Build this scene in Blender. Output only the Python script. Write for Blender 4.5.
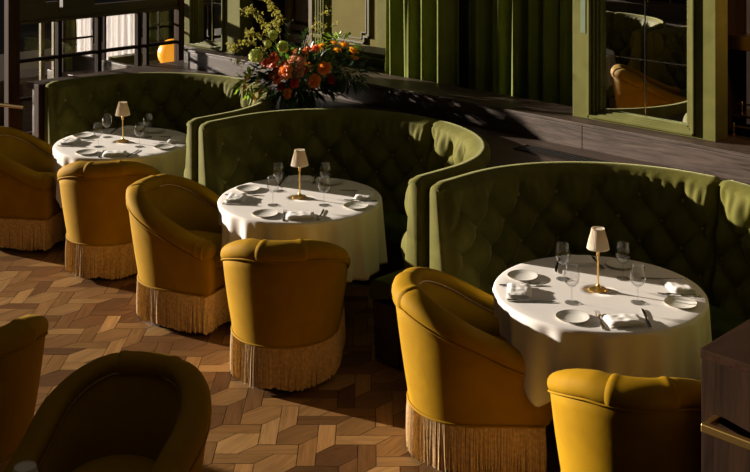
import bpy, bmesh, math, random
from mathutils import Vector, noise
random.seed(7)
for o in list(bpy.data.objects): bpy.data.objects.remove(o, do_unlink=True)
SC = bpy.context.scene
COL = SC.collection
PI = math.pi
rad = math.radians
S2 = math.sqrt(.5)

# ------------------------------------------------------------------ camera, light, exposure
cam_d = bpy.data.cameras.new('camera'); cam = bpy.data.objects.new('camera', cam_d); COL.objects.link(cam)
cam.location = (0, 0, 2.7); cam.rotation_euler = (rad(90), 0, rad(45))
cam_d.sensor_width = 36; cam_d.lens = 36 * 1120 / 750; cam_d.shift_y = -360 / 750
cam_d.clip_start = .05; cam_d.clip_end = 200
SC.camera = cam
W = bpy.data.worlds.new('world'); SC.world = W; W.use_nodes = True
# dim room light: strongest from overhead and from an added side fill for the booths (towards +x, -y)
def _world():
    nt = W.node_tree; bg = nt.nodes['Background']; bg.inputs[0].default_value = (1.0, .85, .68, 1)
    tc = nt.nodes.new('ShaderNodeTexCoord')
    def term(vec, power, k):
        d = nt.nodes.new('ShaderNodeVectorMath'); d.operation = 'DOT_PRODUCT'; d.inputs[1].default_value = Vector(vec).normalized()
        nt.links.new(tc.outputs['Generated'], d.inputs[0])
        m0 = nt.nodes.new('ShaderNodeMath'); m0.operation = 'MAXIMUM'; m0.inputs[1].default_value = 0; nt.links.new(d.outputs['Value'], m0.inputs[0])
        m1 = nt.nodes.new('ShaderNodeMath'); m1.operation = 'POWER'; m1.inputs[1].default_value = power; nt.links.new(m0.outputs[0], m1.inputs[0])
        m2 = nt.nodes.new('ShaderNodeMath'); m2.operation = 'MULTIPLY'; m2.inputs[1].default_value = k; nt.links.new(m1.outputs[0], m2.inputs[0])
        return m2.outputs[0]
    a = nt.nodes.new('ShaderNodeMath'); a.operation = 'ADD'
    nt.links.new(term((0, 0, 1), 4, AMB_TOP), a.inputs[0]); nt.links.new(term((.75, -.5, .45), 6, AMB_SIDE), a.inputs[1])
    b = nt.nodes.new('ShaderNodeMath'); b.operation = 'ADD'; b.inputs[1].default_value = AMB_MIN
    nt.links.new(a.outputs[0], b.inputs[0]); nt.links.new(b.outputs[0], bg.inputs[1])
AMB_TOP, AMB_SIDE, AMB_MIN = .145, .015, .005
_world()
sd = bpy.data.lights.new('sun', 'SUN'); sun = bpy.data.objects.new('sun', sd); COL.objects.link(sun)
SUN_DIR = Vector((1, .34, -.176))
sun.rotation_euler = SUN_DIR.to_track_quat('-Z', 'Y').to_euler()
sd.energy = 13.0; sd.color = (1, .88, .74); sd.angle = rad(.9)
SC.view_settings.view_transform = 'Standard'; SC.view_settings.look = 'None'
SC.view_settings.exposure = 0; SC.view_settings.gamma = 1

def world_at(u, v, Z):
    """a point Z metres in front of the viewpoint, as seen at (u, v) in the photo"""
    X = (u - 375) / 1120 * Z
    return Vector(((X - Z) * S2, (X + Z) * S2, 2.7 - (v + 124) * Z / 1120))

# ------------------------------------------------------------------ materials
def new_mat(name):
    m = bpy.data.materials.new(name); m.use_nodes = True
    nt = m.node_tree; return m, nt, nt.nodes['Principled BSDF']
def setp(p, **k):
    for a, b in k.items():
        a = a.replace('_', ' ')
        if isinstance(b, tuple) and len(b) == 3: b = (*b, 1)
        p.inputs[a].default_value = b
def nd(nt, t, **k):
    n = nt.nodes.new(t)
    for a, b in k.items(): setattr(n, a, b)
    return n
def ramp(nt, fac, stops):
    r = nd(nt, 'ShaderNodeValToRGB'); e = r.color_ramp.elements
    while len(e) < len(stops): e.new(.5)
    for i, (p, c) in enumerate(stops):
        e[i].position = p; e[i].color = (*c, 1)
    nt.links.new(fac, r.inputs[0]); return r
def velvet(name, lo, hi, sheen, tint, bump=.15, rough=.75):
    m, nt, p = new_mat(name)
    tc = nd(nt, 'ShaderNodeTexCoord')
    n1 = nd(nt, 'ShaderNodeTexNoise'); n1.inputs['Scale'].default_value = 6; n1.inputs['Detail'].default_value = 5
    n1.inputs['Distortion'].default_value = .6
    nt.links.new(tc.outputs['Object'], n1.inputs['Vector'])
    r = ramp(nt, n1.outputs['Fac'], [(.3, lo), (.7, hi)])
    nt.links.new(r.outputs[0], p.inputs['Base Color'])
    n2 = nd(nt, 'ShaderNodeTexNoise'); n2.inputs['Scale'].default_value = 420; n2.inputs['Detail'].default_value = 2
    nt.links.new(tc.outputs['Object'], n2.inputs['Vector'])
    n3 = nd(nt, 'ShaderNodeTexNoise'); n3.inputs['Scale'].default_value = 22; n3.inputs['Detail'].default_value = 4
    nt.links.new(tc.outputs['Object'], n3.inputs['Vector'])
    mx = nd(nt, 'ShaderNodeMath', operation='ADD'); nt.links.new(n3.outputs['Fac'], mx.inputs[0])
    ml = nd(nt, 'ShaderNodeMath', operation='MULTIPLY'); ml.inputs[1].default_value = .25
    nt.links.new(n2.outputs['Fac'], ml.inputs[0]); nt.links.new(ml.outputs[0], mx.inputs[1])
    b = nd(nt, 'ShaderNodeBump'); b.inputs['Strength'].default_value = bump; b.inputs['Distance'].default_value = .01
    nt.links.new(mx.outputs[0], b.inputs['Height']); nt.links.new(b.outputs[0], p.inputs['Normal'])
    setp(p, Roughness=rough, Sheen_Weight=sheen, Sheen_Roughness=.35, Sheen_Tint=tint, Specular_IOR_Level=.08)
    return m
def wood(name, lo, hi, scale=(2, 30, 30), rough=.4, bump=.15, attr=None, spec=.4):
    m, nt, p = new_mat(name)
    tc = nd(nt, 'ShaderNodeTexCoord'); mp = nd(nt, 'ShaderNodeMapping')
    mp.inputs['Scale'].default_value = scale
    if attr: 
        uv = nd(nt, 'ShaderNodeUVMap'); uv.uv_map = 'UVMap'; nt.links.new(uv.outputs[0], mp.inputs['Vector'])
    else: nt.links.new(tc.outputs['Object'], mp.inputs['Vector'])
    n = nd(nt, 'ShaderNodeTexNoise'); n.inputs['Scale'].default_value = 1.0; n.inputs['Detail'].default_value = 8
    n.inputs['Roughness'].default_value = .65; n.inputs['Distortion'].default_value = 1.2
    nt.links.new(mp.outputs[0], n.inputs['Vector'])
    r = ramp(nt, n.outputs['Fac'], [(.32, lo), (.68, hi)])
    out = r.outputs[0]
    if attr:
        at = nd(nt, 'ShaderNodeVertexColor'); at.layer_name = attr
        mix = nd(nt, 'ShaderNodeMix', data_type='RGBA', blend_type='MULTIPLY'); mix.inputs[0].default_value = 1
        nt.links.new(out, mix.inputs[6]); nt.links.new(at.outputs[0], mix.inputs[7]); out = mix.outputs[2]
    nt.links.new(out, p.inputs['Base Color'])
    b = nd(nt, 'ShaderNodeBump'); b.inputs['Strength'].default_value = bump; b.inputs['Distance'].default_value = .004
    nt.links.new(n.outputs['Fac'], b.inputs['Height']); nt.links.new(b.outputs[0], p.inputs['Normal'])
    rr = nd(nt, 'ShaderNodeMapRange'); rr.inputs[3].default_value = rough - .08; rr.inputs[4].default_value = rough + .15
    nt.links.new(n.outputs['Fac'], rr.inputs[0]); nt.links.new(rr.outputs[0], p.inputs['Roughness'])
    setp(p, Specular_IOR_Level=spec)
    return m
def plain(name, col, rough=.5, metal=0, var=.12, scale=8, **k):
    m, nt, p = new_mat(name)
    tc = nd(nt, 'ShaderNodeTexCoord'); n = nd(nt, 'ShaderNodeTexNoise')
    n.inputs['Scale'].default_value = scale; n.inputs['Detail'].default_value = 4
    nt.links.new(tc.outputs['Object'], n.inputs['Vector'])
    lo = tuple(c * (1 - var) for c in col); hi = tuple(min(1, c * (1 + var)) for c in col)
    r = ramp(nt, n.outputs['Fac'], [(.3, lo), (.7, hi)])
    nt.links.new(r.outputs[0], p.inputs['Base Color'])
    setp(p, Roughness=rough, Metallic=metal, **k)
    return m
def thin_glass(name, tint=(1, 1, 1), edge=.5, rough=.0, base=.03):
    m = bpy.data.materials.new(name); m.use_nodes = True; nt = m.node_tree; nt.nodes.clear()
    o = nd(nt, 'ShaderNodeOutputMaterial'); mix = nd(nt, 'ShaderNodeMixShader')
    t = nd(nt, 'ShaderNodeBsdfTransparent'); t.inputs[0].default_value = (*tint, 1)
    g = nd(nt, 'ShaderNodeBsdfGlossy'); g.inputs['Roughness'].default_value = rough
    f = nd(nt, 'ShaderNodeLayerWeight'); f.inputs['Blend'].default_value = .5
    pw = nd(nt, 'ShaderNodeMath', operation='POWER'); pw.inputs[1].default_value = 2.6
    ml = nd(nt, 'ShaderNodeMath', operation='MULTIPLY'); ml.inputs[1].default_value = edge
    a = nd(nt, 'ShaderNodeMath', operation='ADD'); a.inputs[1].default_value = base; a.use_clamp = True
    nt.links.new(f.outputs['Facing'], pw.inputs[0]); nt.links.new(pw.outputs[0], ml.inputs[0]); nt.links.new(ml.outputs[0], a.inputs[0])
    nt.links.new(a.outputs[0], mix.inputs[0])
    nt.links.new(t.outputs[0], mix.inputs[1]); nt.links.new(g.outputs[0], mix.inputs[2])
    nt.links.new(mix.outputs[0], o.inputs[0]); return m

YEL = velvet('mustard_velvet', (.27, .143, .001), (.335, .183, .0015), .02, (1, .8, .2), bump=.08)
YELD = plain('mustard_piping', (.20, .09, .006), .7)
FRG = plain('fringe_thread', (.52, .33, .12), .6, var=.3, scale=60, Sheen_Weight=.3)
GRN = velvet('green_velvet', (.080, .074, .012), (.125, .118, .022), .32, (.9, .9, .45), bump=.25)
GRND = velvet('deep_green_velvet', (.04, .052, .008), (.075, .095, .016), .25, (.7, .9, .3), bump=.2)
BTN = plain('velvet_button', (.34, .24, .06), .5)
CLOTH = plain('white_linen', (.70, .66, .62), .8, var=.02, scale=300, Sheen_Weight=.15)
NAPK = plain('napkin_linen', (.84, .81, .77), .85, var=.03, scale=200)
DWOOD = wood('dark_oak', (.020, .012, .008), (.060, .038, .026), (30, 2.5, 30), rough=.42)
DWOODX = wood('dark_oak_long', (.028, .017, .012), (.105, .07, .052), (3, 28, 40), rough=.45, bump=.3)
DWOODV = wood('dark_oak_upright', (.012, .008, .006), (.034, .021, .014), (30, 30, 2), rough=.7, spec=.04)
POSTW = wood('mid_oak_upright', (.022, .012, .008), (.065, .036, .022), (30, 30, 2), rough=.7, spec=.05)
PARQ = wood('parquet', (.60, .58, .56), (1.0, 1.0, 1.0), (3.0, 34, 1), rough=.42, bump=.12, attr='tone', spec=.18)
GROUT = plain('parquet_joint', (.018, .010, .006), .8)
BRASS = plain('polished_brass', (.85, .55, .17), .3, 1, var=.06)
BRASSD = plain('aged_brass', (.62, .42, .17), .3, 1, var=.1)
STEEL = plain('polished_steel', (.62, .6, .56), .16, 1, var=.04)
CHINA = plain('cream_china', (.82, .80, .74), .18, var=.02)
RIMGOLD = plain('plate_gilding', (.45, .36, .2), .3, .6)
GLASS = thin_glass('clear_glass', (.97, .97, .97), .95, base=.035)
PANE = thin_glass('window_glass', (.93, .93, .92), .5, base=.04)
FRAMEG = velvet('olive_lacquer', (.11, .108, .03), (.155, .15, .044), .1, (.8, .9, .5), bump=.05, rough=.4)
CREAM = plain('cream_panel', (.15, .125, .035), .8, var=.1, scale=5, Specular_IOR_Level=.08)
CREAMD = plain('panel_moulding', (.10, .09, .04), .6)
CURT = velvet('green_curtain', (.13, .15, .028), (.18, .205, .042), .3, (.8, .95, .5), bump=.1)
BLACKP = plain('black_base', (.01, .008, .007), .6)
m, nt, p = new_mat('mirror_glass'); setp(p, Base_Color=(.92, .92, .9), Metallic=1.0, Roughness=.01)
MIRROR = m
m, nt, p = new_mat('lamp_shade_cloth'); setp(p, Base_Color=(.88, .82, .68), Roughness=.8)
_tr = nd(nt, 'ShaderNodeBsdfTranslucent'); _tr.inputs[0].default_value = (.85, .7, .5, 1)
_mx = nd(nt, 'ShaderNodeMixShader'); _mx.inputs[0].default_value = .35
_o = nt.nodes['Material Output']; nt.links.new(p.outputs[0], _mx.inputs[1]); nt.links.new(_tr.outputs[0], _mx.inputs[2]); nt.links.new(_mx.outputs[0], _o.inputs[0])
SHADE = m
m, nt, p = new_mat('sheer_white_curtain'); setp(p, Base_Color=(.85, .84, .85), Roughness=.9)
_tr = nd(nt, 'ShaderNodeBsdfTranslucent'); _tr.inputs[0].default_value = (.9, .88, .88, 1)
_mx = nd(nt, 'ShaderNodeMixShader'); _mx.inputs[0].default_value = .6
_o = nt.nodes['Material Output']; nt.links.new(p.outputs[0], _mx.inputs[1]); nt.links.new(_tr.outputs[0], _mx.inputs[2]); nt.links.new(_mx.outputs[0], _o.inputs[0])
SHEER = m
m, nt, p = new_mat('amber_glass_sun_glow'); setp(p, Base_Color=(.9, .35, .02), Roughness=.3, Emission_Color=(1, .38, .02, 1), Emission_Strength=.8)  # emission stands in for sunlight coming through the amber glass
AMBER = m
def leafy(name, col, rough=.5, var=.25, scale=40, tr=.4, boost=1.3):
    m = plain(name, col, rough, 0, var, scale); nt = m.node_tree; p = nt.nodes['Principled BSDF']
    t = nd(nt, 'ShaderNodeBsdfTranslucent'); t.inputs[0].default_value = (*[min(1, c * boost) for c in col], 1)
    mx = nd(nt, 'ShaderNodeMixShader'); mx.inputs[0].default_value = tr
    nt.links.new(p.outputs[0], mx.inputs[1]); nt.links.new(t.outputs[0], mx.inputs[2]); nt.links.new(mx.outputs[0], nt.nodes['Material Output'].inputs[0])
    return m
def petal_mat(n, lo, hi): return plain(n, tuple((a + b) / 2 for a, b in zip(lo, hi)), .55, var=.3, scale=30, Sheen_Weight=.2)
PET = {'coral': leafy('coral_petal', (.85, .17, .05)), 'orange': leafy('orange_petal', (.88, .25, .02)),
       'red': leafy('red_petal', (.60, .04, .02)), 'peach': leafy('peach_petal', (.88, .42, .22)),
       'lily': leafy('lily_petal', (.90, .33, .02)), 'yolk': leafy('yellow_petal', (.90, .48, .06))}
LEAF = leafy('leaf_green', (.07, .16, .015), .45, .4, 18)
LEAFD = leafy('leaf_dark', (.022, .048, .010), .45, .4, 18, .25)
LEAFL = leafy('leaf_lime', (.25, .42, .04), .5, .3, 18)
SPRIG = leafy('yellow_sprig', (.42, .38, .07), .6, .3, 40)
LIME = leafy('lime_bloom', (.60, .66, .18), .6, .25, 60, .25)
EUCA = plain('grey_green_leaf', (.09, .13, .10), .5, var=.2)
STEM = plain('stem', (.05, .05, .015), .6)

# ------------------------------------------------------------------ helpers
def mesh_obj(name, V, Fc, mat, parent=None, smooth=True, sharp=None):
    me = bpy.data.meshes.new(name); me.from_pydata([tuple(v) for v in V], [], Fc); me.update()
    bm = bmesh.new(); bm.from_mesh(me); bmesh.ops.recalc_face_normals(bm, faces=bm.faces[:]); bm.to_mesh(me); bm.free()
    me.materials.append(mat)
    o = bpy.data.objects.new(name, me); COL.objects.link(o)
    if smooth:
        me.polygons.foreach_set('use_smooth', [True] * len(me.polygons))
        if sharp: me.set_sharp_from_angle(angle=rad(sharp))
    if parent: o.parent = parent
    return o
class MB:
    def __init__(s): s.V = []; s.F = []
    def add(s, V, Fc):
        n = len(s.V); s.V += [tuple(v) for v in V]; s.F += [tuple(i + n for i in f) for f in Fc]; return s
    def box(s, x0, x1, y0, y1, z0, z1, b=0.0):
        if b <= 0:
            V = [(x, y, z) for z in (z0, z1) for y in (y0, y1) for x in (x0, x1)]
            return s.add(V, [(0, 1, 3, 2), (4, 6, 7, 5), (0, 4, 5, 1), (2, 3, 7, 6), (0, 2, 6, 4), (1, 5, 7, 3)])
        bm = bmesh.new(); bmesh.ops.create_cube(bm, size=1)
        for v in bm.verts:
            v.co = Vector(((x0 + x1) / 2 + v.co.x * (x1 - x0), (y0 + y1) / 2 + v.co.y * (y1 - y0), (z0 + z1) / 2 + v.co.z * (z1 - z0)))
        bmesh.ops.bevel(bm, geom=bm.edges[:], offset=b, segments=2, affect='EDGES', profile=.5)
        bm.verts.index_update()
        V = [v.co.copy() for v in bm.verts]; Fc = [tuple(v.index for v in f.verts) for f in bm.faces]; bm.free()
        return s.add(V, Fc)
    def grid(s, rings, closed=False, capends=False):
        n = len(rings[0]); V = [p for r in rings for p in r]; Fc = []
        for i in range(len(rings) - 1):
            for j in range(n if closed else n - 1):
                k = (j + 1) % n
                Fc.append((i * n + j, i * n + k, (i + 1) * n + k, (i + 1) * n + j))
        if capends:
            Fc.append(tuple(range(n))); Fc.append(tuple((len(rings) - 1) * n + j for j in range(n))[::-1])
        return s.add(V, Fc)
    def lathe(s, prof, seg=32, c=(0, 0, 0), caps=True):
        rings = [[(c[0] + r * math.cos(a), c[1] + r * math.sin(a), c[2] + z) for a in [2 * PI * j / seg for j in range(seg)]] for r, z in prof]
        return s.grid(rings, closed=True, capends=caps)
    def tube(s, pts, r, seg=8):
        pts = [Vector(p) for p in pts]; rings = []
        rr = r if isinstance(r, (list, tuple)) else [r] * len(pts)
        for i, p in enumerate(pts):
            t = (pts[min(i + 1, len(pts) - 1)] - pts[max(i - 1, 0)]).normalized()
            a = t.cross(Vector((0, 0, 1)))
            if a.length < .05: a = t.cross(Vector((1, 0, 0)))
            a.normalize(); b = t.cross(a)
            rings.append([p + rr[i] * (math.cos(2 * PI * j / seg) * a + math.sin(2 * PI * j / seg) * b) for j in range(seg)])
        return s.grid(rings, closed=True, capends=True)
    def prism(s, outline, z0, z1):
        n = len(outline)
        V = [(x, y, z0) for x, y in outline] + [(x, y, z1) for x, y in outline]
        Fc = [tuple(range(n))[::-1], tuple(range(n, 2 * n))] + [(i, (i + 1) % n, n + (i + 1) % n, n + i) for i in range(n)]
        return s.add(V, Fc)
    def make(s, name, mat, parent=None, smooth=False, sharp=None): return mesh_obj(name, s.V, s.F, mat, parent, smooth, sharp)
def tag(o, label=None, cat=None, group=None, kind=None):
    if label: o['label'] = label
    if cat: o['category'] = cat
    if group: o['group'] = group
    if kind: o['kind'] = kind
    return o
def empty(name, loc=(0, 0, 0), rz=0, label=None, cat=None, group=None, kind=None):
    o = bpy.data.objects.new(name, None); COL.objects.link(o); o.location = loc; o.rotation_euler = (0, 0, rz)
    o.empty_display_size = .1
    return tag(o, label, cat, group, kind)
def kids(o): return [c for c in bpy.data.objects if c.parent == o]
def dup(o, loc=None, rz=None, label=None, group=None, parent=None):
    c = o.copy(); COL.objects.link(c)
    if parent: c.parent = parent
    if loc is not None: c.location = loc
    if rz is not None: c.rotation_euler = (0, 0, rz)
    if label: c['label'] = label
    if group: c['group'] = group
    for ch in kids(o): dup(ch, parent=c)
    return c
def struct(o): o['kind'] = 'structure'; return o
def smooth01(x): x = max(0, min(1, x)); return x * x * (3 - 2 * x)

# ------------------------------------------------------------------ floor: hexagon-and-board parquet
def make_floor():
    s, w = .195, .085; ox, oz = -.471, 5.315
    A = [(0, 0), (s - w, 0), (s, w), (s, s), (w, s), (0, s - w)]
    D = [(x - s - w, y - w) for x, y in A]
    vL = [(-w, 0), (0, 0), (0, s + w), (-w, s)]
    vD = [(0, s - w), (w, s), (w, 2 * s), (0, 2 * s)]
    st = [(-2 * w, -w), (s - w, -w), (s - w, 0), (-w, 0)]
    st2 = [(-s - w, -2 * w), (-w, -2 * w), (0, -w), (-s - w, -w)]
    polys = [(A, 0), (D, 1), (vL, 3), (vD, 3), (st, 2), (st2, 2)]
    tones = [(r_ * .80, g_ * .68, b_ * .50) for r_, g_, b_ in [(.30, .175, .075), (.37, .225, .10), (.22, .12, .05), (.50, .33, .16), (.17, .09, .038), (.32, .19, .08), (.42, .26, .12)]]
    V, Fc, cols, uvs = [], [], [], []
    rnd = random.Random(3)
    for i in range(-60, 61):
        for j in range(-30, 31):
            bx = ox + i * s - j * (s + 2 * w); bz = oz - i * s - j * (s + 2 * w)
            if not (-7.6 < bx < 4.4 and .4 < bz < 11): continue
            for pl, kind in polys:
                cx = sum(p[0] for p in pl) / len(pl); cy = sum(p[1] for p in pl) / len(pl)
                wx, wy = (bx + cx - bz - cy) * S2, (bx + cx + bz + cy) * S2
                if not (-9.4 < wx < .6 and -.6 < wy < 6.0): continue
                n = len(V); q = 1 - .0022 / .09; t = rnd.choice(tones); kk = rnd.uniform(.8, 1.15)
                if kind == 3: kk *= 1.15
                dirang = {0: rad(35), 1: rad(55), 2: 0, 3: rad(90)}[kind] + rnd.uniform(-.04, .04)
                ou, ov = rnd.uniform(0, 50), rnd.uniform(0, 50)
                for (x, y) in pl:
                    X = bx + cx + (x - cx) * q; Z = bz + cy + (y - cy) * q
                    V.append(((X - Z) * S2, (X + Z) * S2, .0015))
                    uvs.append((x * math.cos(dirang) + y * math.sin(dirang) + ou, -x * math.sin(dirang) + y * math.cos(dirang) + ov))
                    cols.append((t[0] * kk, t[1] * kk, t[2] * kk, 1))
                Fc.append(tuple(range(n, n + len(pl))))
    me = bpy.data.meshes.new('floor'); me.from_pydata(V, [], Fc); me.update()
    ul = me.uv_layers.new(name='UVMap'); ca = me.color_attributes.new('tone', 'FLOAT_COLOR', 'CORNER')
    ul = me.uv_layers['UVMap']; ca = me.color_attributes['tone']
    for lp in me.loops:
        ul.data[lp.index].uv = uvs[lp.vertex_index]; ca.data[lp.index].color = cols[lp.vertex_index]
    n = len(me.vertices)
    me.materials.append(PARQ)
    o = bpy.data.objects.new('floor', me); COL.objects.link(o); struct(o)
    b = MB().box(-9.6, .8, -.8, 6.2, -.05, 0).make('trim_1', GROUT); struct(b)
    b2 = MB().box(-16, -9.6, -.8, 12, -.05, 0).make('floor_far', DWOOD); struct(b2); b2.name = 'trim_2'
    b3 = MB().box(-9.6, .8, 6.2, 12, -.05, 0).make('trim_3', DWOOD); struct(b3)
make_floor()

# ------------------------------------------------------------------ ledge behind booths, riser, sill
BX = [-2.98, -5.02, -7.04]; BY = 4.66; RO = .992; KY = .915; BX2 = [-2.95, -5.25, -7.30]
def shelf(name, sgn, ymid, xs, yback):
    mb = MB(); N = 260; x0, x1 = xs
    pts = []
    for i in range(N + 1):
        x = x0 + (x1 - x0) * i / N; y = 4.42
        for c in (BX if sgn > 0 else BX2):
            if abs(x - c) < RO: y = max(y, BY + KY * math.sqrt(RO * RO - (x - c) ** 2) + .004)
        pts.append((x, y))
    rings = []
    for x, y in pts:
        yy = y if sgn > 0 else ymid * 2 - y; yb = yback if sgn > 0 else ymid * 2 - yback
        rings.append([(x, yy, .985), (x, yy, 1.03), (x, yb, 1.03), (x, yb, .985)])
    mb.grid(rings, closed=True, capends=True)
    return mb.make(name, DWOODX)
struct(shelf('trim_4', 1, 3.0, (-8.42, -.9), 5.75))
struct(MB().box(-8.06, -.4, 5.752, 5.80, .0, 1.165, .004).make('trim_5', DWOODX))
struct(MB().box(-8.08, -.4, 5.745, 6.12, 1.166, 1.186, .003).make('trim_6', DWOODX))
struct(MB().box(-8.42, -8.065, 5.752, 6.12, .985, 1.03, .002).make('trim_14', DWOODX))
struct(MB().box(-8.30, -8.085, 5.88, 6.12, 1.031, 1.186, .002).make('trim_18', DWOOD))
# board joints in the riser: a thin dark groove strip
for gx in (-3.96, -6.7): struct(MB().box(gx - .0015, gx + .0015, 5.7505, 5.7525, 1.03, 1.165).make('trim_7', BLACKP))
# second row ledge (behind the viewer's side of the aisle, seen in the wall mirror)
struct(shelf('trim_8', -1, 3.0, (-8.42, -1.9), 5.75))
struct(MB().box(-8.5, -1.9, .19, .248, 0, 1.165, .004).make('trim_9', DWOODX))
struct(MB().box(-8.5, -1.9, -.12, .255, 1.166, 1.186, .003).make('trim_10', DWOODX))
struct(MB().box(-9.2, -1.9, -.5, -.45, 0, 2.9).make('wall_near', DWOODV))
# vent grille let into the ledge
v = empty('air_vent', (-4.06, 5.35, 1.031), 0, 'dark metal air vent set flush in the wooden ledge between the booths', 'vent')
c0, c1, c2, c3 = (-4.19, 5.34), (-3.93, 5.60), (-3.42, 5.70), (-3.72, 5.42)
def quadplate(x0, x1, y0, y1, z0, z1, mb): return mb.box(x0, x1, y0, y1, z0, z1)
f = MB(); f.box(-.34, .34, -.005, .003, 0, .006); f.box(-.34, .34, .127, .135, 0, .006); f.box(-.34, -.332, .003, .127, 0, .006); f.box(.332, .34, .003, .127, 0, .006)
f.make('vent_frame', DWOODV, v)
f = MB()
for k in range(24): f.box(-.33 + k * .0275, -.33 + k * .0275 + .018, .004, .126, .0, .003)
f.make('grille', BLACKP, v)
v.location = (-3.9, 5.44, 1.031)

# ------------------------------------------------------------------ glazed screen at the end of the room (window_1)
def screen():
    X0, X1 = -8.53, -8.47
    w1 = empty('window_1', (0, 0, 0)); struct(w1)
    f = MB(); f.box(X0 - .01, X1 + .01, 4.29, 4.39, 0, 1.725, .006); f.box(X0 - .01, X1 + .01, 5.94, 6.02, 0, 2.8, .004)
    f.make('window_post', POSTW, w1)
    f = MB(); f.box(X0, X1, 4.39, 4.62, 1.515, 1.72, .004); f.box(X0, X1, 4.62, 4.75, 1.515, 1.655, .004); f.box(X0, X1, 4.75, 5.94, 1.515, 1.60, .004); f.box(X0, X1, 4.78, 5.08, 1.60, 2.8, .004); f.box(X0 - .012, X1 + .012, 4.39, 5.94, 1.49, 1.515, .004); f.make('header_and_sun_blocker', DWOOD, w1)  # tall panel above the header is added out of view to shade the curtain
    f = MB(); f.box(X0, X1, 4.39, 5.94, 0, .60, .004); f.make('lower_panel', POSTW, w1)
    f = MB()
    for y in (4.755, 5.13, 5.53):
        f.box(X0, X1, y - .018, y + .018, .6, 1.49, .004)
    f.box(X0, X1, 5.60, 5.628, .6, 1.49, .003)
    for z in (.875, 1.19): f.box(X0 + .008, X1 - .008, 4.39, 5.94, z - .014, z + .014, .004)
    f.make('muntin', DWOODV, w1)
    for (a, b) in ((4.39, 4.737), (4.773, 5.112), (5.148, 5.512), (5.628, 5.94)):
        for (c, d) in ((.6, .861), (.889, 1.176), (1.204, 1.49)):
            MB().box(-8.502, -8.498, a, b, c, d).make('pane', PANE, w1)
    # fine inner lattice in the last light
    f = MB(); f.box(-8.58, -8.56, 5.63, 5.93, 1.345, 1.365); f.box(-8.58, -8.56, 5.79, 5.805, 1.2, 1.49); f.make('fine_lattice', DWOODV, w1)
screen()
struct(MB().box(-8.53, -8.47, .30, .95, 0, 2.8, .004).make('sun_blocker_pier', DWOODV))  # unseen pier, added to keep the sun off the lower left chair
# brass bar beside the screen
b = empty('brass_rail', (-8.38, 4.26, .86), 0, 'short horizontal brass rail on the dark post at far left', 'rail')
MB().tube([(-.28, -.08, 0), (.12, .06, 0)], .014, 12).make('bar', BRASSD, b, True, 40)
MB().tube([(-.10, 0, 0), (-.16, .06, 0)], .009, 10).make('bracket', BRASSD, b, True, 40)

# ------------------------------------------------------------------ wall frames with mirrors
def mirror_frame(name, x0, x1, gx0, gx1, gcx, label, inlay):
    r = empty(name, (0, 5.87, 1.187), 0, label, 'mirror')
    Zt = 1.75
    gz = .055
    z0 = 1.24 - 1.187
    f = MB()
    f.box(x0, gx0 - .07, 0, .14, 0, Zt, .004); f.box(gx1 + .07, x1, 0, .14, 0, Zt, .004); f.box(gx0 - .07, gx1 + .07, 0, .14, 0, z0 - .015, .004)
    f.make('frame', FRAMEG, r)
    f = MB()
    for i, (a, d, t) in enumerate(((.07, -.018, .016), (.052, .004, .016), (.034, .018, .016), (.018, .030, .018))):
        f.box(gx0 - a, gx0 - a + t, d, .12, z0 - a * .55, Zt, .003); f.box(gx1 + a - t, gx1 + a, d, .12, z0 - a * .55, Zt, .003)
        f.box(gx0 - a, gx1 + a, d, .12, z0 - a * .55, z0 - a * .55 + t, .003)
    f.make('moulding', FRAMEG, r)
    zs = 1.59 - 1.187
    for a, b_ in ((gx0, gcx - .0025), (gcx + .0025, gx1)):
        for c, d in ((z0 - .01, zs - .0025), (zs + .0025, zs + .9)):
            MB().box(a, b_, .06, .066, c, d).make('mirror_pane', MIRROR, r)
    f = MB(); f.box(gcx - .0025, gcx + .0025, .056, .066, z0, Zt); f.box(gx0, gx1, .056, .066, zs - .0025, zs + .0025)
    f.make('glazing_strip', STEEL, r)
    if inlay:
        f = MB(); f.box(inlay - .018, inlay + .018, -.003, .004, 1.72 - 1.187, Zt - .1); f.make('inlay_strip', plain('grey_green_inlay', (.16, .20, .13), .3), r)
    return r
mirror_frame('wall_mirror', -4.11, -3.13, -3.92, -3.33, -3.625, 'large olive framed wall mirror reflecting a yellow chair, above the right booth', -4.03)
mirror_frame('wall_mirror', -8.28, -7.48, -8.12, -7.77, -7.95, 'narrow olive framed wall mirror on the sill beside the glazed screen', None)

# dark oak pier beside the left mirror
p_ = struct(MB().box(-7.47, -7.16, 6.0, 6.12, 1.187, 2.9, .004).make('trim_11', DWOODV))
wp = empty('wall_far', (0, 0, 0)); struct(wp)
MB().box(-8.5, -6.72, 6.14, 6.2, .9, 2.9).make('wall_panel', wood('brown_oak_panel', (.05, .035, .015), (.11, .078, .034), (30, 30, 2), rough=.5, spec=.2), wp)
PANW = wood('olive_oak', (.07, .050, .020), (.15, .11, .044), (30, 30, 2), rough=.4)
f = MB(); f.box(-7.12, -6.80, 6.08, 6.14, 1.32, 1.40, .006); f.box(-7.12, -6.80, 6.10, 6.14, 1.42, 1.47, .006); f.box(-7.14, -7.08, 6.07, 6.14, 1.19, 2.8, .006); f.box(-6.84, -6.79, 6.07, 6.14, 1.19, 2.8, .006)
f.box(-7.05, -6.87, 6.11, 6.14, 1.5, 2.8, .006)
f.make('panel_moulding', PANW, wp)
# green fluted pilaster
f = MB(); f.box(-6.73, -6.64, 6.07, 6.15, 1.187, 2.9, .004)
for k in range(3): f.box(-6.72 + k * .03, -6.702 + k * .03, 6.035, 6.05, 1.22, 2.85, .004)
f.box(-6.74, -6.63, 6.03, 6.15, 1.40, 1.43, .004)
struct(f.make('trim_12', FRAMEG))
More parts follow.
